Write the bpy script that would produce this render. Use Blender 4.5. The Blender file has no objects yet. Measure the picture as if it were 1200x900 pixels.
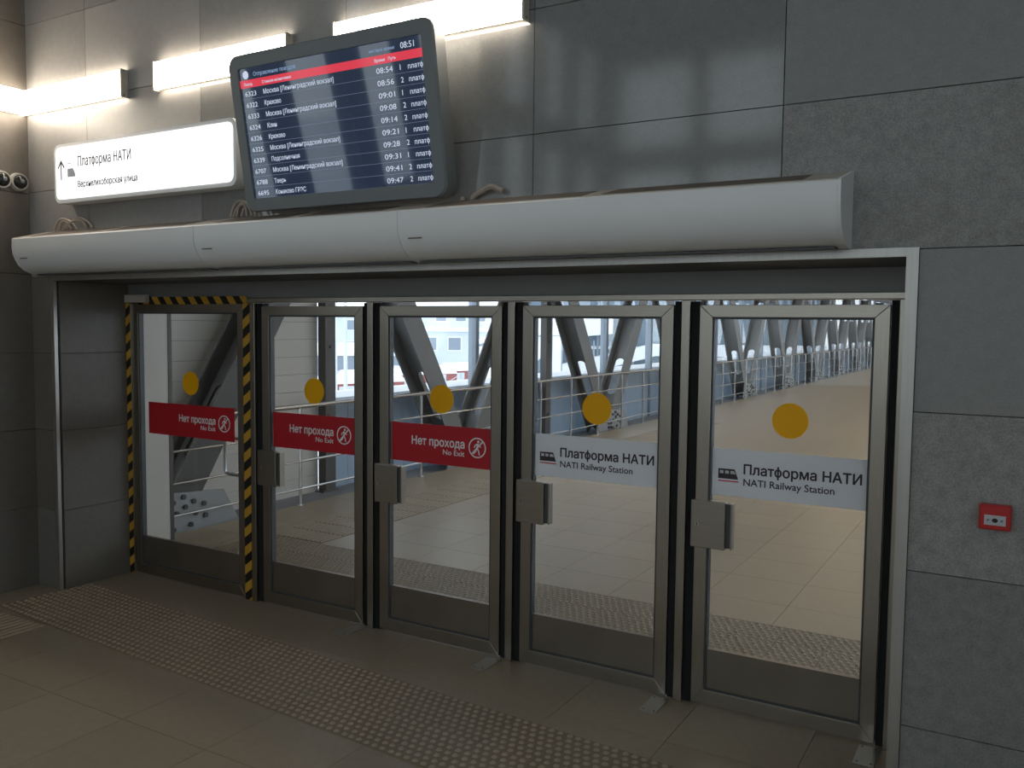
import bpy, bmesh, math, random
from mathutils import Vector, Matrix

random.seed(7)
PI = math.pi
C = bpy.context.scene.collection
scene = bpy.context.scene

# ------------------------------------------------------------------ camera
CAM = Vector((4.5808, -4.3603, 1.9824))
yaw, pitch, roll, FPX = -0.53040, -0.0668, 0.0105, 1022.56
fwd = Vector((math.sin(yaw) * math.cos(pitch), math.cos(yaw) * math.cos(pitch), math.sin(pitch)))
right = Vector((math.cos(yaw), -math.sin(yaw), 0))
up = right.cross(fwd)
r2 = right * math.cos(roll) + up * math.sin(roll)
u2 = -right * math.sin(roll) + up * math.cos(roll)
cam_data = bpy.data.cameras.new('camera')
cam = bpy.data.objects.new('camera', cam_data)
C.objects.link(cam)
cam_data.sensor_fit = 'HORIZONTAL'
cam_data.sensor_width = 36.0
cam_data.lens = 36.0 * FPX / 1200.0
cam_data.clip_start = 0.05
cam_data.clip_end = 600
M4 = Matrix((( r2.x, u2.x, -fwd.x, CAM.x), (r2.y, u2.y, -fwd.y, CAM.y), (r2.z, u2.z, -fwd.z, CAM.z), (0, 0, 0, 1)))
cam.matrix_world = M4
scene.camera = cam

# ------------------------------------------------------------------ sky: even bright winter overcast
SKY_COLOR, SKY_STRENGTH = (0.87, 0.94, 1.0, 1), 1.5
world = bpy.data.worlds.new('overcast_sky')
scene.world = world
world.use_nodes = True
bg = world.node_tree.nodes['Background']
bg.inputs['Color'].default_value = SKY_COLOR
bg.inputs['Strength'].default_value = SKY_STRENGTH
LAMP_STRENGTH = 13.0
WALK_FILL = 15.0
LAMP_COLOR = (1.0, 0.88, 0.72, 1)

scene.view_settings.view_transform = 'Standard'
scene.view_settings.look = 'None'
scene.view_settings.gamma = 1
scene.view_settings.use_curve_mapping = False
scene.view_settings.exposure = 0.70
scene.cycles.max_bounces = 10
scene.cycles.transparent_max_bounces = 24
scene.cycles.diffuse_bounces = 5
scene.cycles.use_denoising = True

# ------------------------------------------------------------------ materials
def nodes_of(name):
    m = bpy.data.materials.new(name)
    m.use_nodes = True
    nt = m.node_tree
    return m, nt, nt.nodes, nt.links, nt.nodes['Principled BSDF']

def plain(name, col, rough=0.5, metal=0.0, spec=0.5, var=0.0, scale=6.0, bump=0.0, bscale=200.0, stretch=None, coat=0.0):
    m, nt, N, L, P = nodes_of(name)
    P.inputs['Base Color'].default_value = (*col, 1)
    P.inputs['Roughness'].default_value = rough
    P.inputs['Metallic'].default_value = metal
    P.inputs['Specular IOR Level'].default_value = spec
    P.inputs['Coat Weight'].default_value = coat
    P.inputs['Coat Roughness'].default_value = 0.03
    tc = N.new('ShaderNodeTexCoord')
    src = tc.outputs['Object']
    if stretch:
        mp = N.new('ShaderNodeMapping')
        mp.inputs['Scale'].default_value = stretch
        L.new(src, mp.inputs['Vector'])
        src = mp.outputs['Vector']
    if var:
        nz = N.new('ShaderNodeTexNoise'); nz.inputs['Scale'].default_value = scale
        nz.inputs['Detail'].default_value = 4
        L.new(src, nz.inputs['Vector'])
        mr = N.new('ShaderNodeMapRange')
        mr.inputs['From Min'].default_value = .3; mr.inputs['From Max'].default_value = .7
        mr.inputs['To Min'].default_value = 1 - var; mr.inputs['To Max'].default_value = 1 + var
        L.new(nz.outputs['Fac'], mr.inputs['Value'])
        mx = N.new('ShaderNodeVectorMath'); mx.operation = 'SCALE'
        mx.inputs[0].default_value = col
        L.new(mr.outputs['Result'], mx.inputs['Scale'])
        L.new(mx.outputs['Vector'], P.inputs['Base Color'])
    if bump:
        nb = N.new('ShaderNodeTexNoise'); nb.inputs['Scale'].default_value = bscale
        L.new(src, nb.inputs['Vector'])
        bp = N.new('ShaderNodeBump'); bp.inputs['Strength'].default_value = bump
        bp.inputs['Distance'].default_value = 0.002
        L.new(nb.outputs['Fac'], bp.inputs['Height'])
        L.new(bp.outputs['Normal'], P.inputs['Normal'])
    return m

def granite(name, col, rough, contrast=0.25, bump=0.2, spec=0.5, per=0.05):
    """speckled stone: two noise sizes, dark flecks, a slight tone of its own for each slab"""
    m, nt, N, L, P = nodes_of(name)
    tc = N.new('ShaderNodeTexCoord')
    geo = N.new('ShaderNodeNewGeometry')
    n1 = N.new('ShaderNodeTexNoise'); n1.inputs['Scale'].default_value = 160; n1.inputs['Detail'].default_value = 2
    n2 = N.new('ShaderNodeTexNoise'); n2.inputs['Scale'].default_value = 22; n2.inputs['Detail'].default_value = 5
    for n in (n1, n2): L.new(geo.outputs['Position'], n.inputs['Vector'])
    ad = N.new('ShaderNodeMath'); ad.operation = 'MULTIPLY_ADD'; ad.inputs[1].default_value = 0.65
    L.new(n1.outputs['Fac'], ad.inputs[0])
    sc = N.new('ShaderNodeMath'); sc.operation = 'MULTIPLY'; sc.inputs[1].default_value = 0.35
    L.new(n2.outputs['Fac'], sc.inputs[0]); L.new(sc.outputs[0], ad.inputs[2])
    mr = N.new('ShaderNodeMapRange')
    mr.inputs['From Min'].default_value = .33; mr.inputs['From Max'].default_value = .67
    mr.inputs['To Min'].default_value = 1 - contrast; mr.inputs['To Max'].default_value = 1 + contrast
    L.new(ad.outputs[0], mr.inputs['Value'])
    oi = N.new('ShaderNodeObjectInfo')
    mo = N.new('ShaderNodeMapRange'); mo.inputs['To Min'].default_value = 1 - per; mo.inputs['To Max'].default_value = 1 + per
    L.new(oi.outputs['Random'], mo.inputs['Value'])
    mu = N.new('ShaderNodeMath'); mu.operation = 'MULTIPLY'
    L.new(mr.outputs['Result'], mu.inputs[0]); L.new(mo.outputs['Result'], mu.inputs[1])
    vm = N.new('ShaderNodeVectorMath'); vm.operation = 'SCALE'; vm.inputs[0].default_value = col
    L.new(mu.outputs[0], vm.inputs['Scale']); L.new(vm.outputs['Vector'], P.inputs['Base Color'])
    P.inputs['Roughness'].default_value = rough
    P.inputs['Specular IOR Level'].default_value = spec
    if bump:
        bp = N.new('ShaderNodeBump'); bp.inputs['Strength'].default_value = bump; bp.inputs['Distance'].default_value = .002
        L.new(n1.outputs['Fac'], bp.inputs['Height']); L.new(bp.outputs['Normal'], P.inputs['Normal'])
    return m

def glass_mat(name, tint=(0.95, 0.97, 0.97), ior=1.45, rough=0.0):
    m, nt, N, L, P = nodes_of(name)
    N.remove(P)
    out = N['Material Output']
    tr = N.new('ShaderNodeBsdfTransparent'); tr.inputs['Color'].default_value = (*tint, 1)
    gl = N.new('ShaderNodeBsdfGlossy'); gl.inputs['Roughness'].default_value = rough
    f0 = ((ior - 1) / (ior + 1)) ** 2
    lw = N.new('ShaderNodeLayerWeight'); lw.inputs['Blend'].default_value = .5
    pw = N.new('ShaderNodeMath'); pw.operation = 'POWER'; pw.inputs[1].default_value = 5
    ma = N.new('ShaderNodeMath'); ma.operation = 'MULTIPLY_ADD'; ma.inputs[1].default_value = 1 - f0; ma.inputs[2].default_value = f0
    L.new(lw.outputs['Facing'], pw.inputs[0]); L.new(pw.outputs[0], ma.inputs[0])
    mx = N.new('ShaderNodeMixShader')
    L.new(ma.outputs[0], mx.inputs['Fac']); L.new(tr.outputs[0], mx.inputs[1]); L.new(gl.outputs[0], mx.inputs[2])
    L.new(mx.outputs[0], out.inputs['Surface'])
    return m

def emit(name, col, strength):
    m, nt, N, L, P = nodes_of(name)
    P.inputs['Base Color'].default_value = (.8, .8, .8, 1)
    P.inputs['Emission Color'].default_value = col if len(col) == 4 else (*col, 1)
    P.inputs['Emission Strength'].default_value = strength
    return m

def brushed(name, col, rough=.34, axis='z', metal=1.0):
    st = {'z': (60, 60, 1.5), 'x': (1.5, 60, 60)}[axis]
    return plain(name, col, rough, metal, var=.06, scale=4, stretch=st, bump=.05, bscale=6)

def stripes(name, axis):
    """yellow and black hazard print, slanting bands"""
    m, nt, N, L, P = nodes_of(name)
    tc = N.new('ShaderNodeTexCoord'); sp = N.new('ShaderNodeSeparateXYZ')
    L.new(tc.outputs['Object'], sp.inputs[0])
    a = N.new('ShaderNodeMath'); a.operation = 'MULTIPLY_ADD'
    if axis == 'z':
        L.new(sp.outputs['X'], a.inputs[0]); a.inputs[1].default_value = -0.75; L.new(sp.outputs['Z'], a.inputs[2])
    else:
        L.new(sp.outputs['Z'], a.inputs[0]); a.inputs[1].default_value = 0.8; L.new(sp.outputs['X'], a.inputs[2])
    d = N.new('ShaderNodeMath'); d.operation = 'DIVIDE'; d.inputs[1].default_value = 0.135
    L.new(a.outputs[0], d.inputs[0])
    f = N.new('ShaderNodeMath'); f.operation = 'FRACT'; L.new(d.outputs[0], f.inputs[0])
    g = N.new('ShaderNodeMath'); g.operation = 'GREATER_THAN'; g.inputs[1].default_value = .5; L.new(f.outputs[0], g.inputs[0])
    mx = N.new('ShaderNodeMix'); mx.data_type = 'RGBA'
    mx.inputs[6].default_value = (.012, .011, .01, 1); mx.inputs[7].default_value = (.62, .33, .03, 1)
    L.new(g.outputs[0], mx.inputs[0]); L.new(mx.outputs[2], P.inputs['Base Color'])
    P.inputs['Roughness'].default_value = .45
    return m

M = {}
M['rough_granite'] = granite('flamed_grey_granite', (.325, .315, .30), .75, .30, .5)
M['honed_granite'] = granite('honed_grey_granite', (.29, .28, .268), .40, .12, .05)
M['polished_granite'] = granite('polished_grey_granite', (.245, .24, .232), .09, .12, .0, spec=.9)
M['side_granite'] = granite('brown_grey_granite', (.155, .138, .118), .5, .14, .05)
M['dark_granite'] = granite('dark_flamed_granite', (.25, .245, .235), .6, .25, .3)
M['pale_granite'] = granite('pale_granite', (.18, .165, .148), .5, .1, .05)
M['light_granite'] = granite('light_granite', (.36, .345, .33), .4, .1, .05)
M['walk_joint'] = plain('walkway_joint', (.25, .19, .125), .9)
M['grout'] = plain('floor_joint', (.13, .105, .08), .9)
M['wall_core'] = plain('wall_core', (.10, .10, .095), .9)
M['tile'] = granite('beige_porcelain_floor', (.315, .255, .185), .40, .12, .03, per=.04)
M['tactile'] = granite('lit_tactile_studs', (.40, .32, .225), .42, .10, .05, per=.06)
M['tactile_base'] = granite('shaded_tactile_base', (.235, .185, .128), .55, .15, .05, per=.06)  # shade between the studs put into a darker plate colour, studs kept lighter
M['walk_tile'] = granite('beige_walkway_floor', (.36, .28, .185), .40, .10, .03, per=.05)
M['steel'] = brushed('brushed_steel', (.40, .36, .31), .30, 'z')
M['steel_x'] = brushed('brushed_steel_across', (.40, .36, .31), .30, 'x')
M['kick'] = plain('dull_steel_sheet', (.29, .25, .21), .42, .9, var=.1, scale=3)
M['trim'] = plain('pale_steel_trim', (.50, .48, .45), .38, .85, var=.05, scale=3, stretch=(30, 30, 1))
M['dark_metal'] = plain('dark_grey_painted_metal', (.085, .088, .09), .5, .2, var=.05)
M['header_grey'] = plain('grey_header_sheet', (.29, .285, .275), .5, .2, var=.05)
M['rubber'] = plain('black_brush_seal', (.008, .008, .008), .8)
M['black'] = plain('black_plastic', (.012, .012, .012), .4)
M['white_casing'] = plain('white_powder_coat', (.88, .875, .865), .38, var=.02, scale=2)
M['cream_casing'] = plain('cream_steel_grille', (.55, .49, .42), .45)
M['slot'] = plain('brown_grille', (.16, .13, .105), .6)  # plain brown for the intake grilles and name plates
M['cable'] = plain('beige_cable', (.42, .35, .29), .5)
M['glass'] = glass_mat('door_glass', (.965, .97, .965), 1.40)
M['win_glass'] = glass_mat('window_glass', (.96, .98, 1.0), 1.4)
M['hall_glass'] = glass_mat('tinted_hall_glass', (.66, .68, .68), 1.4)
M['red'] = plain('red_vinyl', (.52, .012, .022), .4, var=.02)
M['white_vinyl'] = plain('white_vinyl', (.86, .86, .88), .45, var=.01)
M['yellow'] = plain('yellow_vinyl', (.90, .54, .006), .45)
_sn = M['white_vinyl'].node_tree
_tl = _sn.nodes.new('ShaderNodeBsdfTranslucent'); _tl.inputs['Color'].default_value = (.9, .9, .92, 1)
_mx = _sn.nodes.new('ShaderNodeMixShader'); _mx.inputs[0].default_value = .35
_sn.links.new(_sn.nodes['Principled BSDF'].outputs[0], _mx.inputs[1]); _sn.links.new(_tl.outputs[0], _mx.inputs[2])
_sn.links.new(_mx.outputs[0], _sn.nodes['Material Output'].inputs['Surface'])
_sn = M['yellow'].node_tree
_tl = _sn.nodes.new('ShaderNodeBsdfTranslucent'); _tl.inputs['Color'].default_value = (.95, .66, .012, 1)
_mx = _sn.nodes.new('ShaderNodeMixShader'); _mx.inputs[0].default_value = .5
_sn.links.new(_sn.nodes['Principled BSDF'].outputs[0], _mx.inputs[1]); _sn.links.new(_tl.outputs[0], _mx.inputs[2])
_sn.links.new(_mx.outputs[0], _sn.nodes['Material Output'].inputs['Surface'])
M['ink'] = plain('dark_ink', (.05, .035, .04), .6)
M['ink_red'] = plain('red_ink', (.62, .03, .05), .6)
M['ink_white'] = plain('white_ink', (.88, .86, .84), .5)
M['tape_v'] = stripes('hazard_tape_upright', 'z')
M['tape_h'] = stripes('hazard_tape_level', 'x')
M['lamp'] = emit('lamp_diffuser', LAMP_COLOR, LAMP_STRENGTH)
M['lightbox'] = emit('lit_sign_face', (1, 1, 1, 1), .8)
M['sign_ink'] = plain('sign_print', (.10, .09, .12), .5)
M['sign_faint'] = plain('sign_print_pale', (.50, .53, .62), .5)
M['bezel'] = plain('grey_bezel', (.20, .215, .22), .42, .0, var=.03)
M['screen'] = plain('dark_screen', (.006, .010, .022), .05, 0, 1.0, coat=1.0)
M['screen'].node_tree.nodes['Principled BSDF'].inputs['Emission Color'].default_value = (.10, .16, .30, 1)
M['screen'].node_tree.nodes['Principled BSDF'].inputs['Emission Strength'].default_value = .10
M['scr_text'] = emit('screen_text', (.62, .70, .86, 1), .55)
M['scr_red'] = emit('screen_red_band', (.75, .05, .08, 1), .55)
M['scr_line'] = emit('screen_rule', (.25, .32, .48, 1), .35)
M['scr_head'] = emit('screen_head', (.26, .38, .58, 1), .55)
for k in ('scr_text', 'scr_red', 'scr_line', 'scr_head'):
    M[k].node_tree.nodes['Principled BSDF'].inputs['Base Color'].default_value = (.02, .02, .03, 1)
    M[k].node_tree.nodes['Principled BSDF'].inputs['Roughness'].default_value = .08
M['camera_white'] = plain('white_dome_ring', (.62, .60, .56), .35)
M['dome'] = plain('smoked_dome', (.02, .02, .02), .06, 0, .6)
M['alarm_red'] = plain('red_plastic', (.55, .02, .02), .35)
M['ceiling'] = plain('grey_ceiling', (.40, .39, .37), .8, var=.03)
M['hall_wall'] = plain('grey_hall_wall', (.45, .45, .44), .5, var=.05)
M['truss'] = plain('grey_painted_truss_steel', (.18, .176, .173), .5, .1, var=.04, scale=3)
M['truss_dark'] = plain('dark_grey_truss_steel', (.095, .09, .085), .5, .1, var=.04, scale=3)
M['gusset'] = plain('pale_grey_gusset', (.34, .345, .345), .5, .1, var=.05)
M['bolt'] = plain('dark_bolt', (.10, .10, .10), .5, .5)
M['rail'] = plain('satin_stainless_rail', (.58, .57, .56), .25, 1.0)
M['panel_white'] = plain('pale_wall_panel', (.60, .565, .51), .45, var=.02, scale=2)
M['mullion'] = plain('blue_grey_mullion', (.30, .35, .41), .45, .2)
M['dark_post'] = plain('dark_bronze_post', (.10, .09, .085), .5, .2)
M['spandrel'] = plain('frosted_blue_spandrel', (.40, .455, .51), .35, var=.03, scale=2)
_sn = M['spandrel'].node_tree
_tl = _sn.nodes.new('ShaderNodeBsdfTranslucent'); _tl.inputs['Color'].default_value = (.38, .45, .52, 1)
_mx = _sn.nodes.new('ShaderNodeMixShader'); _mx.inputs[0].default_value = .45
_sn.links.new(_sn.nodes['Principled BSDF'].outputs[0], _mx.inputs[1]); _sn.links.new(_tl.outputs[0], _mx.inputs[2])
_sn.links.new(_mx.outputs[0], _sn.nodes['Material Output'].inputs['Surface'])
M['snow'] = plain('snow', (.88, .90, .93), .8, var=.04, scale=.6, bump=.2, bscale=4)
M['snow_far'] = plain('snow_ground', (.74, .77, .81), .9, var=.15, scale=.12)
M['wagon'] = plain('red_brown_wagon', (.34, .10, .09), .6, var=.1, scale=2)
M['mast'] = plain('pale_mast', (.62, .66, .70), .6)
M['facade'] = plain('pale_blue_facade', (.62, .68, .74), .7, var=.06, scale=.3)
M['facade_white'] = plain('white_facade', (.84, .86, .88), .6, var=.03, scale=.3)
M['facade_glass'] = plain('facade_glazing', (.16, .22, .27), .2, 0, .5, var=.25, scale=.5)
M['win_dark'] = plain('far_window', (.26, .31, .37), .3)
M['ballast'] = plain('grey_ballast', (.30, .31, .33), .9, var=.15, scale=.5)

# ------------------------------------------------------------------ mesh helpers
class MB:
    def __init__(self): self.bm = bmesh.new()
    def hexa(self, p):
        v = [self.bm.verts.new(q) for q in p]
        for f in ((0, 3, 2, 1), (4, 5, 6, 7), (0, 1, 5, 4), (1, 2, 6, 5), (2, 3, 7, 6), (3, 0, 4, 7)):
            self.bm.faces.new([v[i] for i in f])
        return self
    def box(self, x0, x1, y0, y1, z0, z1):
        return self.hexa([(x0, y0, z0), (x1, y0, z0), (x1, y1, z0), (x0, y1, z0), (x0, y0, z1), (x1, y0, z1), (x1, y1, z1), (x0, y1, z1)])
    def prism(self, pts, a, b, axis='y'):
        """outline pts extruded from a to b along axis ('y': pts are x,z; 'x': pts are y,z; 'z': pts are x,y)"""
        mk = {'y': lambda p, t: (p[0], t, p[1]), 'x': lambda p, t: (t, p[0], p[1]), 'z': lambda p, t: (p[0], p[1], t)}[axis]
        A = [self.bm.verts.new(mk(p, a)) for p in pts]; B = [self.bm.verts.new(mk(p, b)) for p in pts]
        n = len(pts)
        self.bm.faces.new(A); self.bm.faces.new(B[::-1])
        for i in range(n): self.bm.faces.new([A[i], B[i], B[(i + 1) % n], A[(i + 1) % n]])
        return self
    def ring(self, cx, cz, ro, ri, y0, y1, n=24):
        pts = []
        for k in range(n):
            a = 2 * PI * k / n
            pts.append((math.cos(a), math.sin(a)))
        vs = [[self.bm.verts.new((cx + c * r, y, cz + s * r)) for c, s in pts] for r, y in ((ro, y0), (ri, y0), (ri, y1), (ro, y1))]
        for j in range(4):
            a, b = vs[j], vs[(j + 1) % 4]
            for k in range(n): self.bm.faces.new([a[k], a[(k + 1) % n], b[(k + 1) % n], b[k]])
        return self
    def cyl(self, p, q, r, n=10, r1=None):
        p = Vector(p); q = Vector(q); d = (q - p).normalized()
        t = Vector((0, 0, 1)) if abs(d.z) < .9 else Vector((1, 0, 0))
        a = d.cross(t).normalized(); b = d.cross(a)
        r1 = r if r1 is None else r1
        A = [self.bm.verts.new(p + (a * math.cos(2 * PI * k / n) + b * math.sin(2 * PI * k / n)) * r) for k in range(n)]
        B = [self.bm.verts.new(q + (a * math.cos(2 * PI * k / n) + b * math.sin(2 * PI * k / n)) * r1) for k in range(n)]
        self.bm.faces.new(A); self.bm.faces.new(B[::-1])
        for k in range(n): self.bm.faces.new([A[k], B[k], B[(k + 1) % n], A[(k + 1) % n]])
        return self
    def tube(self, pts, r, n=8):
        """a bent round bar through pts"""
        pts = [Vector(p) for p in pts]
        rings = []
        prev = None
        for i, p in enumerate(pts):
            d = (pts[min(i + 1, len(pts) - 1)] - pts[max(i - 1, 0)]).normalized()
            if prev is None:
                t = Vector((0, 0, 1)) if abs(d.z) < .9 else Vector((1, 0, 0))
                a = d.cross(t).normalized()
            else:
                a = (prev - d * prev.dot(d)).normalized()
            prev = a
            b = d.cross(a)
            rings.append([self.bm.verts.new(p + (a * math.cos(2 * PI * k / n) + b * math.sin(2 * PI * k / n)) * r) for k in range(n)])
        for A, B in zip(rings, rings[1:]):
            for k in range(n): self.bm.faces.new([A[k], A[(k + 1) % n], B[(k + 1) % n], B[k]])
        self.bm.faces.new(rings[0]); self.bm.faces.new(rings[-1][::-1])
        return self
    def ball(self, c, r, sc=(1, 1, 1), u=20, v=12):
        res = bmesh.ops.create_uvsphere(self.bm, u_segments=u, v_segments=v, radius=r)
        for w in res['verts']: w.co = Vector((w.co.x * sc[0] + c[0], w.co.y * sc[1] + c[1], w.co.z * sc[2] + c[2]))
        return self
    def build(self, name, mat, parent=None, bevel=0.0, smooth=False, seg=2):
        bmesh.ops.recalc_face_normals(self.bm, faces=self.bm.faces)
        if bevel:
            es = [e for e in self.bm.edges if len(e.link_faces) == 2 and e.calc_face_angle(0) > .5]
            bmesh.ops.bevel(self.bm, geom=es, offset=bevel, segments=seg, profile=.5, affect='EDGES', clamp_overlap=True)
        me = bpy.data.meshes.new(name)
        self.bm.to_mesh(me); self.bm.free()
        me.materials.append(M[mat] if isinstance(mat, str) else mat)
        if smooth:
            me.polygons.foreach_set('use_smooth', [True] * len(me.polygons))
            me.set_sharp_from_angle(angle=.6)
        return link(name, me, parent)

def link(name, me, parent=None, loc=None):
    o = bpy.data.objects.new(name, me)
    C.objects.link(o)
    if parent is not None: o.parent = parent
    if loc is not None: o.location = loc
    return o

def empty(name, loc=(0, 0, 0)):
    o = bpy.data.objects.new(name, None)
    o.empty_display_size = .1
    C.objects.link(o); o.location = loc
    return o

def thing(name, label, cat, loc=(0, 0, 0), group=None):
    return tag(empty(name, loc), label, cat, group)

def tag(o, label, cat, group=None):
    o['label'] = label; o['category'] = cat
    if group: o['group'] = group
    return o

def struct(o):
    o['kind'] = 'structure'
    return o

def copy_tree(o, parent=None):
    c = o.copy(); C.objects.link(c)
    if parent is not None: c.parent = parent
    for ch in list(o.children): copy_tree(ch, c)
    return c

def rounded(w, h, r, n=6, cx=0, cz=0):
    pts = []
    for (sx, sz, a0) in ((1, 1, 0), (-1, 1, PI / 2), (-1, -1, PI), (1, -1, 3 * PI / 2)):
        for k in range(n + 1):
            a = a0 + k * PI / 2 / n
            pts.append((cx + sx * (w / 2 - r) + r * math.cos(a), cz + sz * (h / 2 - r) + r * math.sin(a)))
    return pts

def glyphs(body, size, depth=0.0):
    cu = bpy.data.curves.new('lettering', 'FONT')
    cu.body = body; cu.size = size; cu.resolution_u = 3; cu.extrude = depth / 2
    t = bpy.data.objects.new('lettering', cu); C.objects.link(t)
    bpy.context.view_layer.update()
    me = bpy.data.meshes.new_from_object(t.evaluated_get(bpy.context.evaluated_depsgraph_get()))
    bpy.data.objects.remove(t); bpy.data.curves.remove(cu)
    return me, min(v.co.x for v in me.vertices), max(v.co.x for v in me.vertices)

def text(name, body, size, x, z, y, mat, parent, width=None, align='LEFT', depth=.0006, bold=0.0):
    """flat lettering facing -y; (x, z) is the baseline's left (or right) end. The letter ef is a round o crossed by its own stem"""
    me, x0, x1 = glyphs(body.replace('ф', 'о'), size, depth)
    stems = []
    for k, ch in enumerate(body):
        if ch == 'ф':
            b = glyphs(body[:k].replace('ф', 'о') + 'о', size); o = glyphs('о', size)
            stems.append(b[2] - (o[2] - o[1]) / 2)
            for q in (b, o): bpy.data.meshes.remove(q[0])
    if stems:
        bm = bmesh.new(); bm.from_mesh(me)
        for c in stems:
            w = size * .042
            bm.faces.new([bm.verts.new(p) for p in ((c - w, -.2 * size, depth / 2), (c + w, -.2 * size, depth / 2), (c + w, .72 * size, depth / 2), (c - w, .72 * size, depth / 2))])
        bm.to_mesh(me); bm.free()
    if bold:
        bm = bmesh.new(); bm.from_mesh(me)
        base = bm.verts[:] + bm.edges[:] + bm.faces[:]
        for k, (dx, dz) in enumerate(((bold, 0), (-bold, 0), (0, bold), (0, -bold))):
            g = bmesh.ops.duplicate(bm, geom=base)
            for e in g['geom']:
                if isinstance(e, bmesh.types.BMVert): e.co.x += dx; e.co.y += dz; e.co.z += .0003 * (k + 1)
        bm.to_mesh(me); bm.free()
    s = (width / (x1 - x0)) if width else 1.0
    off = x - (x0 * s if align == 'LEFT' else x1 * s)
    for v in me.vertices:
        v.co = Vector((v.co.x * s + off, y - v.co.z, v.co.y + z))
    me.materials.clear(); me.materials.append(M[mat])
    return link(name, me, parent)

# ------------------------------------------------------------------ hall floor
FW = -0.58            # front face of the granite wall; the door plane is y = 0
XL = -1.75            # left wall
XR, YB, ZC = 7.4, -11.5, 7.0
OL, OR, OT = -1.46, 4.165, 2.275     # clear opening

floor = struct(MB().box(XL - .2, XR, YB, .14, -.14, -.012).build('floor', 'grout'))
def tile_mesh(w, d, name, mat='tile'):
    g = .0015
    mb = MB().box(g, w - g, g, d - g, -.012, 0)
    me_o = mb.build(name, mat)
    me = me_o.data; bpy.data.objects.remove(me_o)
    return me
T = .6
ft = tile_mesh(T, T, 'floor_tile')
x0s = .775 - 5 * T
for i in range(0, 14):
    for j in range(0, 9):
        x, y = x0s + i * T, .12 - (j + 1) * T
        if x + T > XL - .2 and x < XR - .3:
            link('floor_tile', ft, floor, (x, y, 0))
# beyond the tiles in view the floor goes on as one sheet
struct(MB().box(XL - .2, XR, YB, .12 - 9 * T, -.012, 0).build('floor_rear', 'tile'))

# tactile paving: plates with staggered cones
def tactile_mesh(w, d, nx, ny, name):
    mb = MB().box(.001, w - .001, .001, d - .001, 0, .004)
    px, py = w / nx, d / ny
    for j in range(ny):
        for i in range(nx):
            cx = (i + .5) * px + (.25 * px if j % 2 else -.25 * px); cy = (j + .5) * py
            if not (.014 < cx < w - .014): cx = min(max(cx, .017), w - .017)
            r, t, n = .0165, .0085, 7
            A = [mb.bm.verts.new((cx + r * math.cos(2 * PI * k / n), cy + r * math.sin(2 * PI * k / n), .004)) for k in range(n)]
            B = [mb.bm.verts.new((cx + t * math.cos(2 * PI * k / n), cy + t * math.sin(2 * PI * k / n), .0105)) for k in range(n)]
            mb.bm.faces.new(B)
            for k in range(n): mb.bm.faces.new([A[k], A[(k + 1) % n], B[(k + 1) % n], B[k]])
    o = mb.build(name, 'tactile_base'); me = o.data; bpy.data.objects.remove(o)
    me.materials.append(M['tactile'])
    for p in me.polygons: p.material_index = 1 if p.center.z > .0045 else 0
    return me
def bar_mesh(w, d, n, name):
    mb = MB().box(.001, w - .001, .001, d - .001, 0, .004)
    p = w / n
    for i in range(n):
        cx = (i + .5) * p
        mb.hexa([(cx - .016, .006, .004), (cx + .016, .006, .004), (cx + .016, d - .006, .004), (cx - .016, d - .006, .004),
                 (cx - .009, .012, .009), (cx + .009, .012, .009), (cx + .009, d - .012, .009), (cx - .009, d - .012, .009)])
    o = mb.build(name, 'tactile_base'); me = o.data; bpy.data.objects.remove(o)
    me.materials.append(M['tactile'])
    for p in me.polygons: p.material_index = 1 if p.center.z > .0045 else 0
    return me
ft2 = tile_mesh(T, T, 'floor_tile', 'walk_tile')
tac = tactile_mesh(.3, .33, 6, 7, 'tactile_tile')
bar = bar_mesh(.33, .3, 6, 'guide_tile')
strip = thing('tactile_strip', 'wide strip of studded beige tactile tiles on the near floor before the doors', 'tactile paving', (-1.44, -.37, 0))
strip.rotation_euler = (0, 0, math.radians(-3.85))
for i in range(21):
    for j in range(2):
        if .3 * i < 6.4: link('tactile_tile', tac, strip, (.3 * i, -.33 * (j + 1), .0005))
guide = thing('guide_strip', 'ribbed beige guide tiles running along the left wall of the near floor', 'tactile paving', (-1.48, -1.09, 0))
for i in range(2):
    for j in range(6): link('guide_tile', bar, guide, (.33 * i, -.3 * (j + 1), .0005))

# walkway floor beyond the doors
WX0, WX1, WY1 = -2.2, 5.5, 62.0
walk = struct(MB().box(WX0, WX1, .12, WY1, -.16, -.012).build('floor_walkway', 'walk_joint'))
WT = .6
for i in range(13):
    for j in range(12):
        x = WX0 + i * WT
        if x + WT <= WX1 + .55 and j * WT < 7.1:
            link('floor_tile', ft2, walk, (x, .13 + j * WT, 0)) if x + WT <= WX1 else None
m, nt, N, L, P = nodes_of('walkway_far_floor')
tc = N.new('ShaderNodeTexCoord'); bk = N.new('ShaderNodeTexBrick')
bk.offset = 0; bk.inputs['Scale'].default_value = 1; bk.inputs['Brick Width'].default_value = .6; bk.inputs['Row Height'].default_value = .6
bk.inputs['Mortar Size'].default_value = .003
bk.inputs['Color1'].default_value = (.365, .285, .19, 1); bk.inputs['Color2'].default_value = (.35, .275, .182, 1); bk.inputs['Mortar'].default_value = (.2, .17, .13, 1)
L.new(tc.outputs['Object'], bk.inputs['Vector']); L.new(bk.outputs['Color'], P.inputs['Base Color']); P.inputs['Roughness'].default_value = .38
M['far_tile'] = m
struct(MB().box(WX0, WX1, .13 + 12 * WT, WY1, -.012, 0).build('floor_walkway_far', 'far_tile'))
struct(MB().box(WX0 + 13 * WT - WT + .0, WX1, .12, .13 + 12 * WT, -.012, -.0005).build('floor_walkway_edge', 'walk_tile'))
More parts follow.
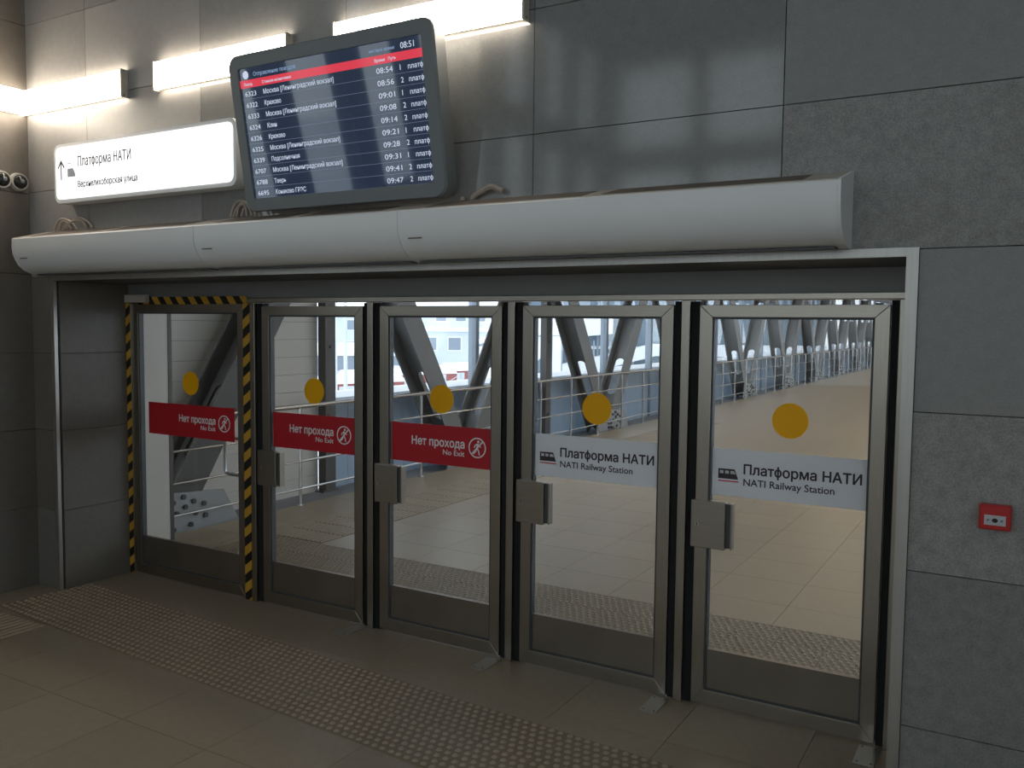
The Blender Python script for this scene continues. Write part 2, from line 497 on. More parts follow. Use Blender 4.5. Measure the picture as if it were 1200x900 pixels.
strip2 = thing('tactile_strip', 'strip of studded beige tactile tiles on the walkway floor behind the doors', 'tactile paving', (-1.5, .80, 0))
for i in range(20):
    for j in range(2): link('tactile_tile', tac, strip2, (.3 * i, .33 * j, .0005))
guide2 = thing('guide_strip', 'ribbed beige guide tiles leading away down the walkway behind the doors', 'tactile paving', (-1.48, 1.48, 0))
for i in range(2):
    for j in range(40): link('guide_tile', bar, guide2, (.33 * i, .3 * j, .0005))

# ------------------------------------------------------------------ granite walls
wf = struct(empty('wall_front'))
core = MB()
core.box(XL - .3, OL - .02, FW + .03, .10, 0, ZC)
core.box(OR + .03, XR, FW + .03, .10, 0, ZC)
core.box(OL - .02, OR + .03, FW + .03, .10, 2.30, ZC)
core.build('wall_core', 'wall_core', wf)
def panel(parent, x0, x1, z0, z1, mat, name='granite_panel'):
    g = .002
    o = MB().box(x0 + g, x1 - g, FW, FW + .03, z0 + g, z1 - g).build(name, mat, parent)
    return o
VJ = [XL, -1.05, .10, 1.28, 2.47, 3.667, 4.85, 6.05, XR]
rows_top = [(2.30, 2.915), (2.915, 3.51), (3.51, 4.105), (4.105, 4.70), (4.70, ZC)]
for ri, (z0, z1) in enumerate(rows_top):
    for i in range(len(VJ) - 1):
        if ri == 0: mat = 'honed_granite' if i < 2 else ('polished_granite' if i < 5 else 'rough_granite')
        elif ri == 1: mat = 'polished_granite' if 2 <= i <= 4 else 'honed_granite'
        elif ri == 2: mat = ['honed_granite', 'light_granite', 'honed_granite', 'polished_granite', 'polished_granite', 'honed_granite', 'honed_granite', 'honed_granite'][i]
        else: mat = 'honed_granite'
        panel(wf, VJ[i], VJ[i + 1], z0, z1, mat)
for z0, z1, mat in ((0, .381, 'dark_granite'), (.381, 1.02, 'dark_granite'), (1.02, 1.658, 'rough_granite'), (1.658, 2.30, 'honed_granite')):
    for xa, xb in ((OR + .045, 4.85), (4.85, 6.05), (6.05, XR)): panel(wf, xa, xb, z0, z1, mat)
side_rows = [(0, .59), (.59, 1.18), (1.18, 1.746), (1.746, 2.30)]
for k, (z0, z1) in enumerate(side_rows):
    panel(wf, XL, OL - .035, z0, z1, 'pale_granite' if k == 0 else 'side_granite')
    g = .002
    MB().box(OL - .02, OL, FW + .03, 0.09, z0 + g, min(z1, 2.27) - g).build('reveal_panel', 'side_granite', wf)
wl = struct(empty('wall_left'))
MB().box(XL - .3, XL - .03, -2.4, FW + .03, 0, ZC).build('wall_core', 'wall_core', wl)
lrows = [(0, .60), (.60, 1.18), (1.18, 1.746), (1.746, 2.32), (2.32, 2.905), (2.905, 3.51), (3.51, 4.105), (4.105, 4.7), (4.7, ZC)]
for z0, z1 in lrows:
    for ya, yb in ((-2.4, -1.2), (-1.2, FW)):
        g = .002
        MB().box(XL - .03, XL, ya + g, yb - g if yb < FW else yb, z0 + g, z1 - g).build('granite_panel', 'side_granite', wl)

# hall shell out of view: ceiling, right and back wall, tall window wall on the left
struct(MB().box(XL - .3, XR + .2, YB - .2, .1, ZC, ZC + .2).build('ceiling', 'ceiling'))
SILL, TR0, TR1, HEAD = 2.1, 4.75, 5.15, 6.6
def window_wall(n, along, pos, out, a0, a1, mul, pitch, pier=None, sill=SILL):
    """tall glazing with posts: along 'y' stands at x = pos, along 'x' at y = pos; out is the outward sign"""
    w = struct(empty('window_%d' % n))
    def bx(u0, u1, d0, d1, z0, z1):
        d0, d1 = sorted((pos + out * d0, pos + out * d1))
        m = MB()
        return m.box(d0, d1, u0, u1, z0, z1) if along == 'y' else m.box(u0, u1, d0, d1, z0, z1)
    bx(a0, a1, 0, .3, 0, sill).build('sill_wall', 'hall_wall', w)
    bx(a0, a1, 0, .3, HEAD, ZC).build('head_wall', 'hall_wall', w)
    bx(a0, a1, .04, .22, TR0, TR1).build('transom', 'dark_metal', w)
    u = a1
    while u > a0 + .1:
        lo = max(u - pitch, a0)
        bx(u - mul, u, .03, .24, sill, HEAD).build('mullion', 'dark_metal', w)
        if pier and pier[0] < u - mul / 2 < pier[1]:
            bx(lo, u - mul, 0, .3, sill, HEAD).build('pier', 'hall_wall', w)
        else:
            for z0, z1 in ((sill, TR0), (TR1, HEAD)):
                bx(lo, u - mul, .13, .136, z0, z1).build('glass_pane', 'hall_glass', w)
        u -= pitch
    return w
window_wall(1, 'y', XL, -1, YB, -2.4, .34, 1.17, pier=(-7.2, -6.1))
window_wall(4, 'x', YB, -1, XL - .3, XR + .3, .24, 1.6, sill=1.0)
window_wall(5, 'y', XR, 1, YB, -3.4, .24, 1.6, sill=1.0)
struct(MB().box(XR, XR + .3, -3.4, .1, 0, ZC).build('wall_right', 'hall_wall'))

# ------------------------------------------------------------------ opening trims, header, posts
mt = .016
t1 = struct(MB().prism([(OL - .035, 2.305), (OR + .045, 2.305), (OR, 2.27), (OL, 2.27)], FW - mt, FW + .01).build('trim_1', 'trim'))
t2 = struct(MB().prism([(OL - .035, 2.305), (OL - .035, 0), (OL, 0), (OL, 2.27)], FW - mt, FW + .01).build('trim_2', 'trim'))
t3 = struct(MB().prism([(OR + .045, 2.305), (OR + .045, 0), (OR, 0), (OR, 2.27)], FW - mt, FW + .01).build('trim_3', 'trim'))
struct(MB().box(OR, OR + .03, FW + .01, .1, 0, 2.275).build('reveal_right', 'trim'))
struct(MB().box(OL, OR, FW + .01, .10, 2.27, 2.30).build('soffit', 'dark_metal'))
hd = struct(empty('trim_4'))
MB().box(OL, OR, .012, .09, 2.155, 2.27).build('header_panel', 'header_grey', hd)
MB().box(OL, OR, -.012, .09, 2.123, 2.155).build('header_rail', 'steel_x', hd, bevel=.003)

DW, DP = .9043, 1.0457
def post(x0, x1, n, seals):
    p = struct(empty('trim_%d' % n))
    MB().box(x0, x1, -.012, .085, 0, 2.123).build('post', 'steel', p, bevel=.003)
    for a, b in seals: MB().box(a, b, .012, .07, .004, 2.118).build('brush_seal', 'rubber', p)
    return p
post(OL, -1.405, 5, [])
post(-.172, -.058, 6, [(-.058, -.003)])
for i in range(3):
    e = i * DP + DW
    post(e + .047, e + .093, 7 + i, [(e + .004, e + .047), (e + .093, e + .138)])
e = 3 * DP + DW
post(e + .04, OR, 10, [(e + .004, e + .04)])

# ------------------------------------------------------------------ the five glass doors
def door(n, x0, x1, z1=2.098, stile=.066, top=.062):
    d = struct(empty('door_%d' % n, (x0, 0, 0)))
    w = x1 - x0
    z0 = .012
    zb = .088
    for a, b in ((0, stile), (w, w - stile)):
        MB().prism([(a, z0), (b, zb), (b, z1 - top), (a, z1)], 0, .055).build('stile', 'steel', d, bevel=.002)
    MB().prism([(0, z1), (w, z1), (w - stile, z1 - top), (stile, z1 - top)], 0, .055).build('top_rail', 'steel_x', d, bevel=.002)
    MB().prism([(0, z0), (w, z0), (w - stile, zb), (stile, zb)], 0, .055).build('bottom_rail', 'steel_x', d, bevel=.002)
    bd = .010
    b = MB()
    b.prism([(stile, zb), (w - stile, zb), (w - stile - bd, zb + bd), (stile + bd, zb + bd)], .008, .047)
    b.prism([(stile, z1 - top), (w - stile, z1 - top), (w - stile - bd, z1 - top - bd), (stile + bd, z1 - top - bd)], .008, .047)
    b.prism([(stile, zb), (stile, z1 - top), (stile + bd, z1 - top - bd), (stile + bd, zb + bd)], .008, .047)
    b.prism([(w - stile, zb), (w - stile, z1 - top), (w - stile - bd, z1 - top - bd), (w - stile - bd, zb + bd)], .008, .047)
    b.build('glazing_bead', 'dark_metal', d)
    MB().box(stile + bd, w - stile - bd, .018, .042, zb + bd, .305).build('kick_panel', 'kick', d)
    MB().box(stile + bd, w - stile - bd, .026, .034, .305, z1 - top - bd).build('glass_pane', 'glass', d)
    return d, w

def train_icon(parent, x0, x1, z0, z1, y):
    """side view of a train nose: dark body with three light windows over a red line"""
    w, h = x1 - x0, z1 - z0
    q = lambda a, b: (x0 + a * w, z0 + b * h)
    ic = MB().prism([q(0, .22), q(.98, .22), q(.93, .45), q(.80, 1), q(0, 1)], y, y + .0006).build('train_symbol', 'ink', parent)
    for a, b in ((.08, .26), (.34, .52)):
        MB().prism([q(a, .62), q(b, .62), q(b, .86), q(a, .86)], y - .0006, y).build('window_print', 'white_vinyl', ic)
    MB().prism([q(.60, .62), q(.86, .62), q(.77, .86), q(.60, .86)], y - .0006, y).build('window_print', 'white_vinyl', ic)
    MB().prism([q(0, 0), q(1.0, 0), q(1.0, .09), q(0, .09)], y, y + .0006).build('red_line', 'ink_red', ic)

def no_walk_icon(parent, cx, cz, r, y):
    ic = MB().ring(cx, cz, r, r * .87, y, y + .0006, 32).build('no_walking_symbol', 'ink_white', parent)
    s = r / .06
    q = lambda a, b: (cx + a * s, cz + b * s)
    m = MB()
    m.prism([(cx + .0075 * s + .008 * s * math.cos(2 * PI * k / 12), cz + .036 * s + .008 * s * math.sin(2 * PI * k / 12)) for k in range(12)], y, y + .0006)
    m.prism([q(-.002, .026), q(.010, .024), q(.006, -.006), q(-.008, -.004)], y, y + .0006)      # trunk
    m.prism([q(-.008, -.004), q(.002, -.006), q(-.010, -.026), q(-.024, -.040), q(-.028, -.034), q(-.017, -.022)], y, y + .0006)  # rear leg
    m.prism([q(-.002, -.006), q(.007, -.006), q(.015, -.020), q(.019, -.042), q(.011, -.042), q(.007, -.022)], y, y + .0006)      # front leg
    m.prism([q(.008, .024), q(.012, .016), q(.026, .008), q(.024, .002), q(.006, .010)], y, y + .0006)   # front arm
    m.prism([q(-.002, .026), q(-.001, .018), q(-.012, .012), q(-.018, -.001), q(-.024, .001), q(-.016, .018)], y, y + .0006)  # rear arm
    m.build('walking_figure', 'ink_white', ic)
    a = r * .92 * .707
    t = r * .05
    MB().prism([(cx - a - t, cz - a + t), (cx - a + t, cz - a - t), (cx + a + t, cz + a - t), (cx + a - t, cz + a + t)], y - .0006, y).build('slash', 'ink_white', ic)

def notice(d, kind, a, b, z0=1.122, z1=1.366):
    ys = .0255
    if kind == 'red':
        n = MB().box(a, b, ys - .0012, ys, z0, z1).build('red_notice', 'red', d)
        n['label'] = 'red no exit sticker with white lettering'
        text('lettering', 'Нет прохода', .072, b - .20, 1.236, ys - .002, 'ink_white', n, width=.395, align='RIGHT', bold=.0016)
        text('lettering', 'No Exit', .046, b - .20, 1.187, ys - .002, 'ink_white', n, width=.157, align='RIGHT', bold=.0005)
        no_walk_icon(n, b - .108, 1.247, .062, ys - .0022)
    else:
        n = MB().box(a, b, ys - .0012, ys, z0, z1).build('white_notice', 'white_vinyl', d)
        n['label'] = 'white railway station sticker with dark lettering'
        text('lettering', 'Платформа НАТИ', .069, a + .162, 1.243, ys - .002, 'ink', n, width=.562, bold=.0016)
        text('lettering', 'NATI Railway Station', .050, a + .162, 1.184, ys - .002, 'ink', n, width=.440, bold=.0006)
        train_icon(n, a + .03, a + .136, 1.196, 1.262, ys - .0022)
def dot(d, cx, cz=1.528, r=.088):
    MB().prism([(cx + r * math.cos(2 * PI * k / 40), cz + r * math.sin(2 * PI * k / 40)) for k in range(40)], .0243, .0255).build('yellow_dot', 'yellow', d)
def lock(d):
    o = MB().box(-.008, .172, -.045, -.001, .852, 1.098).build('lock_box', 'steel_x', d, bevel=.004)
    MB().box(.172, .198, -.030, -.001, .862, 1.088).build('lock_lip', 'dark_metal', o)
    MB().box(.198, .208, -.042, .004, .858, 1.094).build('lock_edge', 'steel', o, bevel=.002)
    MB().cyl((.026, -.049, .975), (.026, -.045, .975), .011, 14).build('keyhole', 'rail', o)
    MB().box(.024, .028, -.0505, -.049, .968, .982).build('key_slot', 'black', o)

d1, w = door(1, -1.402, -.176, z1=2.12, stile=.066, top=.066)
notice(d1, 'red', .150, 1.098)
# the left door is wider: its red sticker shows lettering at the right end
dot(d1, .633)
MB().tube([(1.185, .050, 1.135), (1.18, .085, 1.135), (1.155, .10, 1.135), (.95, .10, 1.135), (.917, .10, 1.127), (.91, .10, 1.105), (.91, .10, .895), (.917, .10, .873), (.95, .10, .865), (1.155, .10, .865), (1.18, .085, .865), (1.185, .050, .865)], .012, 10).build('pull_handle', 'rail', d1, smooth=True)
for i in range(4):
    d, w = door(i + 2, i * DP, i * DP + DW)
    notice(d, 'red' if i < 2 else 'white', .080, w - .070)
    dot(d, .463)
    lock(d)

# hazard tape round the left door, sensor on the frame
tag(MB().box(-.0345, .0345, -.0008, 0, 0, 2.118).build('hazard_tape', 'tape_v'), 'yellow and black tape upright on the post right of the leftmost door', 'tape', 'hazard tape round the leftmost door').location = (-.136, -.0125, .003)
tag(MB().box(-.027, .027, -.0008, 0, 0, 2.118).build('hazard_tape', 'tape_v'), 'yellow and black tape upright on the wall side frame of the leftmost door', 'tape', 'hazard tape round the leftmost door').location = (-1.434, -.0125, .003)
tag(MB().box(0, 1.20, -.0008, 0, -.028, .028).build('hazard_tape', 'tape_h'), 'yellow and black tape running level above the leftmost door', 'tape', 'hazard tape round the leftmost door').location = (-1.33, -.0125, 2.142)
s = thing('door_sensor', 'small white sensor box at the top left corner of the leftmost door', 'sensor', (-1.41, -.0135, 2.128))
MB().box(0, .24, -.045, 0, 0, .06).build('housing', 'cream_casing', s, bevel=.004)
MB().box(.08, .15, -.030, -.012, -.006, 0).build('lens', 'black', s)

# floor plates at the door pivots
for i, lab in enumerate(('steel floor plate by the right foot of the second door from left', 'steel floor plate by the right foot of the middle door', 'steel floor plate by the right foot of the second door from right', 'steel floor plate by the right foot of the rightmost door')):
    x = DW + i * DP - .015
    p = thing('floor_plate', lab, 'floor plate', (x, -.105, 0), 'steel plates let into the floor at the doors')
    MB().box(-.046, .046, -.115, .085, .0003, .005).build('plate', 'trim', p, bevel=.001)
    for sx in (-.03, .03):
        for sy in (-.095, .065): MB().cyl((sx, sy, .005), (sx, sy, .0065), .005, 8).build('screw', 'dark_metal', p)

# ------------------------------------------------------------------ air curtains over the doors
prof = [(0, 2.614), (.02, 2.614), (.262, 2.552), (.27, 2.545), (.273, 2.49), (.268, 2.445), (.252, 2.405), (.228, 2.366), (.19, 2.335), (.14, 2.315), (.07, 2.308), (0, 2.308)]
def air_curtain(xa, xb, label, left_cap=False, right_cap=False):
    t = thing('air_curtain', label, 'air curtain', (xa, FW - .002, 0), 'air curtains in a row above the doors')
    w = xb - xa
    e = .0012
    MB().prism([(-o, z) for o, z in prof], e, w - e, 'x').build('casing', 'white_casing', t, smooth=True)
    # sloping top: cream strip with the dark intake grille
    def top(x0, x1, o0, o1, lift, name, mat):
        zz = lambda o: 2.614 - (o - .02) / .242 * .062
        MB().hexa([(x0, -o1, zz(o1)), (x1, -o1, zz(o1)), (x1, -o0, zz(o0)), (x0, -o0, zz(o0)),
                   (x0, -o1, zz(o1) + lift), (x1, -o1, zz(o1) + lift), (x1, -o0, zz(o0) + lift), (x0, -o0, zz(o0) + lift)]).build(name, mat, t)
    top(.0, w, .025, .262, .002, 'top_plate', 'cream_casing')
    h = w / 2
    for a, b in ((.14, h - .05), (h + .05, w - .14)):
        top(a, b, .05, .235, .004, 'intake_grille', 'slot')
    MB().box(.06, .14, -.262, -.256, 2.408, 2.414).build('name_plate', 'slot', t)
    if right_cap: MB().prism([(-o * 1.01, 2.455 + (z - 2.455) * 1.015) for o, z in prof], w, w + .012, 'x').build('end_cap', 'white_casing', t, smooth=True)
    if left_cap: MB().prism([(-o * 1.01, 2.455 + (z - 2.455) * 1.015) for o, z in prof], -.012, 0, 'x').build('end_cap', 'white_casing', t, smooth=True)
    # outlet slot under the nose
    MB().box(.03, w - .03, -.12, -.06, 2.301, 2.309).build('outlet', 'dark_metal', t)
    return t
air_curtain(-1.50, .345, 'white air curtain at left end of the row, below the lit sign', left_cap=True)
air_curtain(.345, 1.849, 'white air curtain in the middle of the row, below the departure board')
air_curtain(1.849, 3.945, 'white air curtain at right end of the row, with a cream end cap', right_cap=True)

def arc_pts(x0, x1, h, y, z, n=10, skew=0):
    return [(x0 + (x1 - x0) * k / n + skew * math.sin(PI * k / n), y - .01 * math.sin(PI * k / n), z + h * math.sin(PI * k / n) ** .7) for k in range(n + 1)]
def cables(name_label, loops, y=FW - .020):
    t = thing('cable_loop', name_label, 'cable', (loops[0][0], y, loops[0][3]))
    for x0, x1, h, z, sk in loops:
        MB().tube([(p[0] - loops[0][0], p[1] - y, p[2] - loops[0][3]) for p in arc_pts(x0, x1, h, y, z, skew=sk)], .009, 6).build('cable', 'cable', t, smooth=True)
cables('beige cable loops on top of the left air curtain', [(-1.42, -1.15, .075, 2.624, -.02), (-1.36, -1.22, .06, 2.624, .0), (-1.27, -.98, .07, 2.624, 0), (-1.32, -1.05, .06, 2.624, .05)])
cables('beige cable loops under the lower left corner of the departure board', [(.38, .60, .09, 2.624, -.02), (.43, .56, .08, 2.624, 0), (.47, .70, .09, 2.624, 0), (.40, .52, .07, 2.624, .03)])
t = thing('pipe_elbow', 'beige bent pipe on the air curtain right of the departure board', 'pipe', (2.135, FW - .022, 2.617))
MB().tube([(-.06, 0, 0), (-.06, 0, .018)], .014, 8).build('stub', 'cable', t)
MB().tube([(.0, 0, 0), (.0, 0, .012), (.02, 0, .025), (.11, -.02, .055), (.13, -.02, .055), (.18, -.005, .03)], .014, 8).build('pipe', 'cable', t, smooth=True)

# ------------------------------------------------------------------ wall lights
def wall_light(x0, x1, label, left_cap=True, corner=False):
    z0, z1, dp = 3.455, 3.635, .05
    t = thing('wall_light', label, 'lamp', (x0, FW - .002, z0), 'linear lamps high on the front wall')
    w, h = x1 - x0, z1 - z0
    MB().box(.013 if not corner else 0, w - .013, -.028, 0, .012, h - .012).build('back_tray', 'cream_casing', t)
    MB().box(.012 if not corner else 0, w - .012, -dp, -.028, .004, h - .004).build('diffuser', 'lamp', t, bevel=.006)
    for a in ([0] if left_cap else []) + [w - .012]:
        c = MB().box(a, a + .012, -dp - .003, 0, 0, h).build('end_cap', 'cream_casing', t)
        for zz in (.004, h - .016): MB().box(a + .012 if a else a - .006, a + .018 if a else a, -.040, -.028, zz, zz + .012).build('clip', 'rail', c)
    if corner:
        MB().box(.0, .028, -1.0, -.03, .012, h - .012).build('back_tray', 'cream_casing', t)
        MB().box(.028, dp, -1.0, -dp - .0015, .004, h - .004).build('diffuser', 'lamp', t, bevel=.006)
    return t
wall_light(XL + .002, -.595, 'lit strip lamp wrapping the left wall corner', left_cap=False, corner=True)
wall_light(-.285, .885, 'lit strip lamp above the lit white sign, left of the departure board')
wall_light(1.225, 2.44, 'lit strip lamp behind the top right of the departure board')

# ------------------------------------------------------------------ lit direction sign
sg = thing('direction_sign', 'white lit wall sign with rounded corners, up arrow and station lettering', 'sign', (-.362, FW - .002, 2.99))
MB().prism(rounded(1.79, .40, .055), -.11, 0).build('housing', 'white_casing', sg, smooth=True)
MB().prism(rounded(1.735, .348, .04), -.116, -.11).build('face', 'lightbox', sg, smooth=True)
ar = MB()
q = -.1175
ar.box(-.812, -.800, q, q + .001, -.045, .075)
ar.prism([(-.806, .092), (-.846, .040), (-.836, .032), (-.806, .072)], q, q + .001)
ar.prism([(-.806, .092), (-.766, .040), (-.776, .032), (-.806, .072)], q, q + .001)
ar.build('arrow', 'sign_ink', sg)
ic = MB().prism([(-.735, -.03), (-.645, -.03), (-.655, 0), (-.675, .028), (-.735, .028)], q, q + .001).build('train_symbol', 'sign_faint', sg)
MB().box(-.735, -.690, q, q + .001, .058, .064).build('line', 'sign_faint', ic)
text('lettering', 'Платформа НАТИ', .092, -.62, .035, q, 'sign_ink', sg, width=.56, bold=.0012)
text('lettering', 'Верхнелихоборская улица', .060, -.62, -.105, q, 'sign_ink', sg, width=.62, bold=.0012)

# ------------------------------------------------------------------ departure board, leaning forward
bd = thing('departure_board', 'dark departure board with rounded grey frame listing train times', 'display', (1.345, -.70, 2.625))
bd.rotation_euler = (math.radians(9.5), 0, 0)
W_, H_ = 1.42, .86
MB().prism(rounded(W_, H_, .07, 6, 0, H_ / 2), 0, .085).build('housing', 'bezel', bd, smooth=True)
fr = MB()
outer = rounded(W_, H_, .07, 6, 0, H_ / 2); inner = rounded(W_ - .15, H_ - .15, .012, 6, 0, H_ / 2)
n = len(outer)
for y0 in (0,):
    A = [fr.bm.verts.new((p[0], -.012, p[1])) for p in [(a[0] * .985, H_ / 2 + (a[1] - H_ / 2) * .985) for a in outer]]
    B = [fr.bm.verts.new((p[0], -.012, p[1])) for p in inner]
    A2 = [fr.bm.verts.new((p[0], 0, p[1])) for p in outer]
    B2 = [fr.bm.verts.new((p[0], 0, p[1])) for p in inner]
    for P1, P2 in ((A, B), (A2, A), (B, B2), (B2, A2)):
        for k in range(n): fr.bm.faces.new([P1[k], P1[(k + 1) % n], P2[(k + 1) % n], P2[k]])
fr.build('bezel', 'bezel', bd)
sw, sh = W_ - .15, H_ - .15
sx0, sz0 = -sw / 2, .075
scn = MB().box(sx0, -sx0, -.002, .0, sz0, sz0 + sh).build('screen', 'screen', bd)
ys = -.0025
zt = sz0 + sh
MB().box(sx0, -sx0, ys - .0004, ys, zt - .105, zt - .063).build('red_band', 'scr_red', scn)
text('heading', 'Отправление поездов', .030, sx0 + .11, zt - .048, ys - .0008, 'scr_head', scn)
MB().prism([(sx0 + .05 + .022 * math.cos(2 * PI * k / 16), zt - .036 + .022 * math.sin(2 * PI * k / 16)) for k in range(16)], ys - .0006, ys).build('emblem_disc', 'scr_text', scn)
text('heading', 'местное время', .022, .30, zt - .045, ys - .0008, 'scr_head', scn)
text('clock', '08:51', .042, .50, zt - .050, ys - .0008, 'scr_text', scn)
text('heading', 'Поезд', .022, sx0 + .03, zt - .094, ys - .0010, 'scr_text', scn)
text('heading', 'Станция назначения', .022, sx0 + .17, zt - .094, ys - .0010, 'scr_text', scn)
text('heading', 'Время   Путь', .022, .33, zt - .094, ys - .0010, 'scr_text', scn)
rows = [('6323', 'Москва [Ленинградский вокзал]', '08:54', '1'), ('6322', 'Крюково', '08:56', '2'), ('6333', 'Москва [Ленинградский вокзал]', '09:01', '1'),
        ('6324', 'Клин', '09:08', '2'), ('6326', 'Крюково', '09:14', '2'), ('6325', 'Москва [Ленинградский вокзал]', '09:21', '1'),
        ('6339', 'Подсолнечная', '09:28', '2'), ('6707', 'Москва [Ленинградский вокзал]', '09:31', '1'), ('6788', 'Тверь', '09:41', '2'), ('6695', 'Конаково ГРЭС', '09:47', '2')]
rp = (sh - .105) / 10
for i, (a, b, c, dd) in enumerate(rows):
    zb_ = zt - .105 - rp * (i + 1)
    rl = MB().box(sx0, -sx0, ys - .0003, ys, zb_ - .0008, zb_ + .0008).build('rule', 'scr_line', scn)
    text('row_text', a, .036, sx0 + .03, zb_ + .016, ys - .0006, 'scr_text', scn, width=.085)
    text('row_text', b, .036, sx0 + .17, zb_ + .016, ys - .0006, 'scr_text', scn, width=.0173 * len(b) * 1.02)
    text('row_text', c, .038, .335, zb_ + .016, ys - .0006, 'scr_text', scn, width=.105)
    text('row_text', dd, .038, .485, zb_ + .016, ys - .0006, 'scr_text', scn)
    text('row_text', 'платф', .034, .535, zb_ + .016, ys - .0006, 'scr_text', scn, width=.092)
ar_ = MB()
ar_.box(-.25, .25, .085, .12, .25, .65)
ar_.build('bracket', 'dark_metal', bd)
MB().box(-.08, .08, .12, .20, .30, .55).build('bracket_arm', 'dark_metal', bd)

# ------------------------------------------------------------------ security cameras, fire call point
for y, lab in ((-.665, 'white dome camera nearest the wall corner under the strip lamp'), (-.79, 'white dome camera at the left picture edge, further from the corner')):
    c = thing('dome_camera', lab, 'camera', (XL + .002, y, 2.98), 'dome cameras on the left wall')
    MB().cyl((0, 0, 0), (.035, 0, 0), .066, 28, .060).build('base', 'camera_white', c, smooth=True)
    MB().ball((.033, 0, 0), .050, (.75, 1, 1), 24, 16).build('dome', 'dome', c, smooth=True)
    MB().ball((.058, 0, 0), .02, (.8, 1, 1)).build('lens', 'bezel', c, smooth=True)
c = thing('call_point', 'red manual fire call point on the granite wall right of doors', 'fire alarm', (4.512, FW - .001, 1.277))
MB().box(-.054, .054, -.05, 0, -.047, .047).build('box', 'alarm_red', c, bevel=.006)
pl = MB().box(-.036, .036, -.053, -.05, -.028, .010).build('press_plate', 'white_vinyl', c, bevel=.001)
MB().prism([(.010 * math.cos(2 * PI * k / 16), -.009 + .008 * math.sin(2 * PI * k / 16)) for k in range(16)], -.0545, -.053).build('press_dot', 'black', pl)
for sx in (-1, 1):
    MB().prism([(sx * .026, -.009 - .005), (sx * .026, -.009 + .005), (sx * .016, -.009)], -.0545, -.053).build('press_arrow', 'bezel', pl)

# ------------------------------------------------------------------ walkway: roof, end, white wall, trusses, glazing
GX = -2.95
struct(MB().box(-3.3, 5.9, .10, WY1 + .2, 3.95, 4.15).build('ceiling_walkway', 'ceiling'))
struct(MB().box(-3.3, 5.9, WY1, WY1 + .2, -.2, 3.95).build('wall_walkway_end', 'hall_wall'))
struct(MB().box(GX - .1, WX0, .10, WY1, -.35, -.10).build('floor_gutter', 'ballast'))
# plain white return wall just behind the leftmost door
ret = struct(empty('wall_walkway_return'))
MB().box(-2.2, -2.05, .12, .83, 0, 3.95).build('return_panel', 'panel_white', ret)
MB().box(-2.10, -2.045, .83, .87, 0, 3.95).build('return_edge', 'dark_post', ret)
ww = struct(empty('wall_walkway_left'))
MB().box(GX - .1, GX, .10, 3.72, -.15, 3.95).build('wall_core', 'wall_core', ww)
for k in range(19):
    MB().box(GX, GX + .02, .12, 3.70, -.1 + .21 * k + .002, -.1 + .21 * (k + 1) - .002).build('wall_panel', 'panel_white', ww)
w2 = struct(empty('window_2'))
def glazing(parent, gx, ya, yb, step, first, sgn):
    ys_ = [ya] + [first + step * k for k in range(int((yb - first) / step) + 1)] + [yb]
    for a in ys_[1:-1]:
        MB().box(gx - .09, gx + .05, a - .05, a + .05, -.12, 3.95).build('mullion', 'mullion', parent)
    for a, b in zip(ys_, ys_[1:]):
        if b - a < .2: continue
        MB().box(gx - .01, gx - .002, a + .05, b - .05, 1.0, 3.95).build('glass_pane', 'win_glass', parent)
        n = max(1, round((b - a) / .62))
        near = a < 18
        if near:
            for k in range(n):
                s0, s1 = a + .05 + (b - a - .1) * k / n, a + .05 + (b - a - .1) * (k + 1) / n
                MB().box(gx - .02, gx + .0, s0 + .006, s1 - .006, -.12, .97).build('spandrel_panel', 'spandrel', parent)
        else:
            MB().box(gx - .02, gx, a + .05, b - .05, -.12, .97).build('spandrel_panel', 'spandrel', parent)
        MB().box(gx - .06, gx + .02, a + .05, b - .05, .97, 1.0).build('glazing_bar', 'mullion', parent)
glazing(w2, GX, 3.75, WY1, 2.5, 4.8, 1)
w3 = struct(empty('window_3'))
glazing(w3, 5.7, .1, WY1, 5.0, 5.0, -1)
for y, lab in ((3.78, 'dark upright post beside the white panelled wall seen through the second door'), (9.5, 'dark upright post seen through left edge of second door from right')):
    p = thing('steel_post', lab, 'post', (GX + .09, y, -.1))
    MB().box(-.05, .07, -.09, .09, 0, 4.05).build('shaft', 'dark_post', p)
    MB().box(-.06, .075, -.14, .14, .0, .02).build('base_plate', 'dark_post', p)
    for zz in (.5, 1.8, 3.0): MB().cyl((.07, 0, zz), (.09, 0, zz), .02, 8).build('bolt', 'bolt', p)

struct(MB().box(-2.78, -2.36, .9, WY1, 3.55, 3.95).build('trim_11', 'truss'))
M['warm_fill'] = emit('walkway_fill', (1.0, .82, .60, 1), WALK_FILL)  # unseen lamps added to warm and brighten the walkway
for k in range(8):
    cl = thing('added_fill_light', 'added warm fill lamp, unseen under the walkway roof, %s the glass doors' % ('nearest', 'second from', 'third from', 'fourth from', 'fifth from', 'sixth from', 'seventh from', 'farthest from')[k], 'lamp', (1.6, 6.0 + 6.2 * k, 3.95), 'added fill lamps under the walkway roof')
    MB().box(-.09, .09, 0, 2.4, -.05, 0).build('housing', 'white_casing', cl)
    MB().box(-.07, .07, .03, 2.37, -.065, -.05).build('diffuser', 'warm_fill', cl)
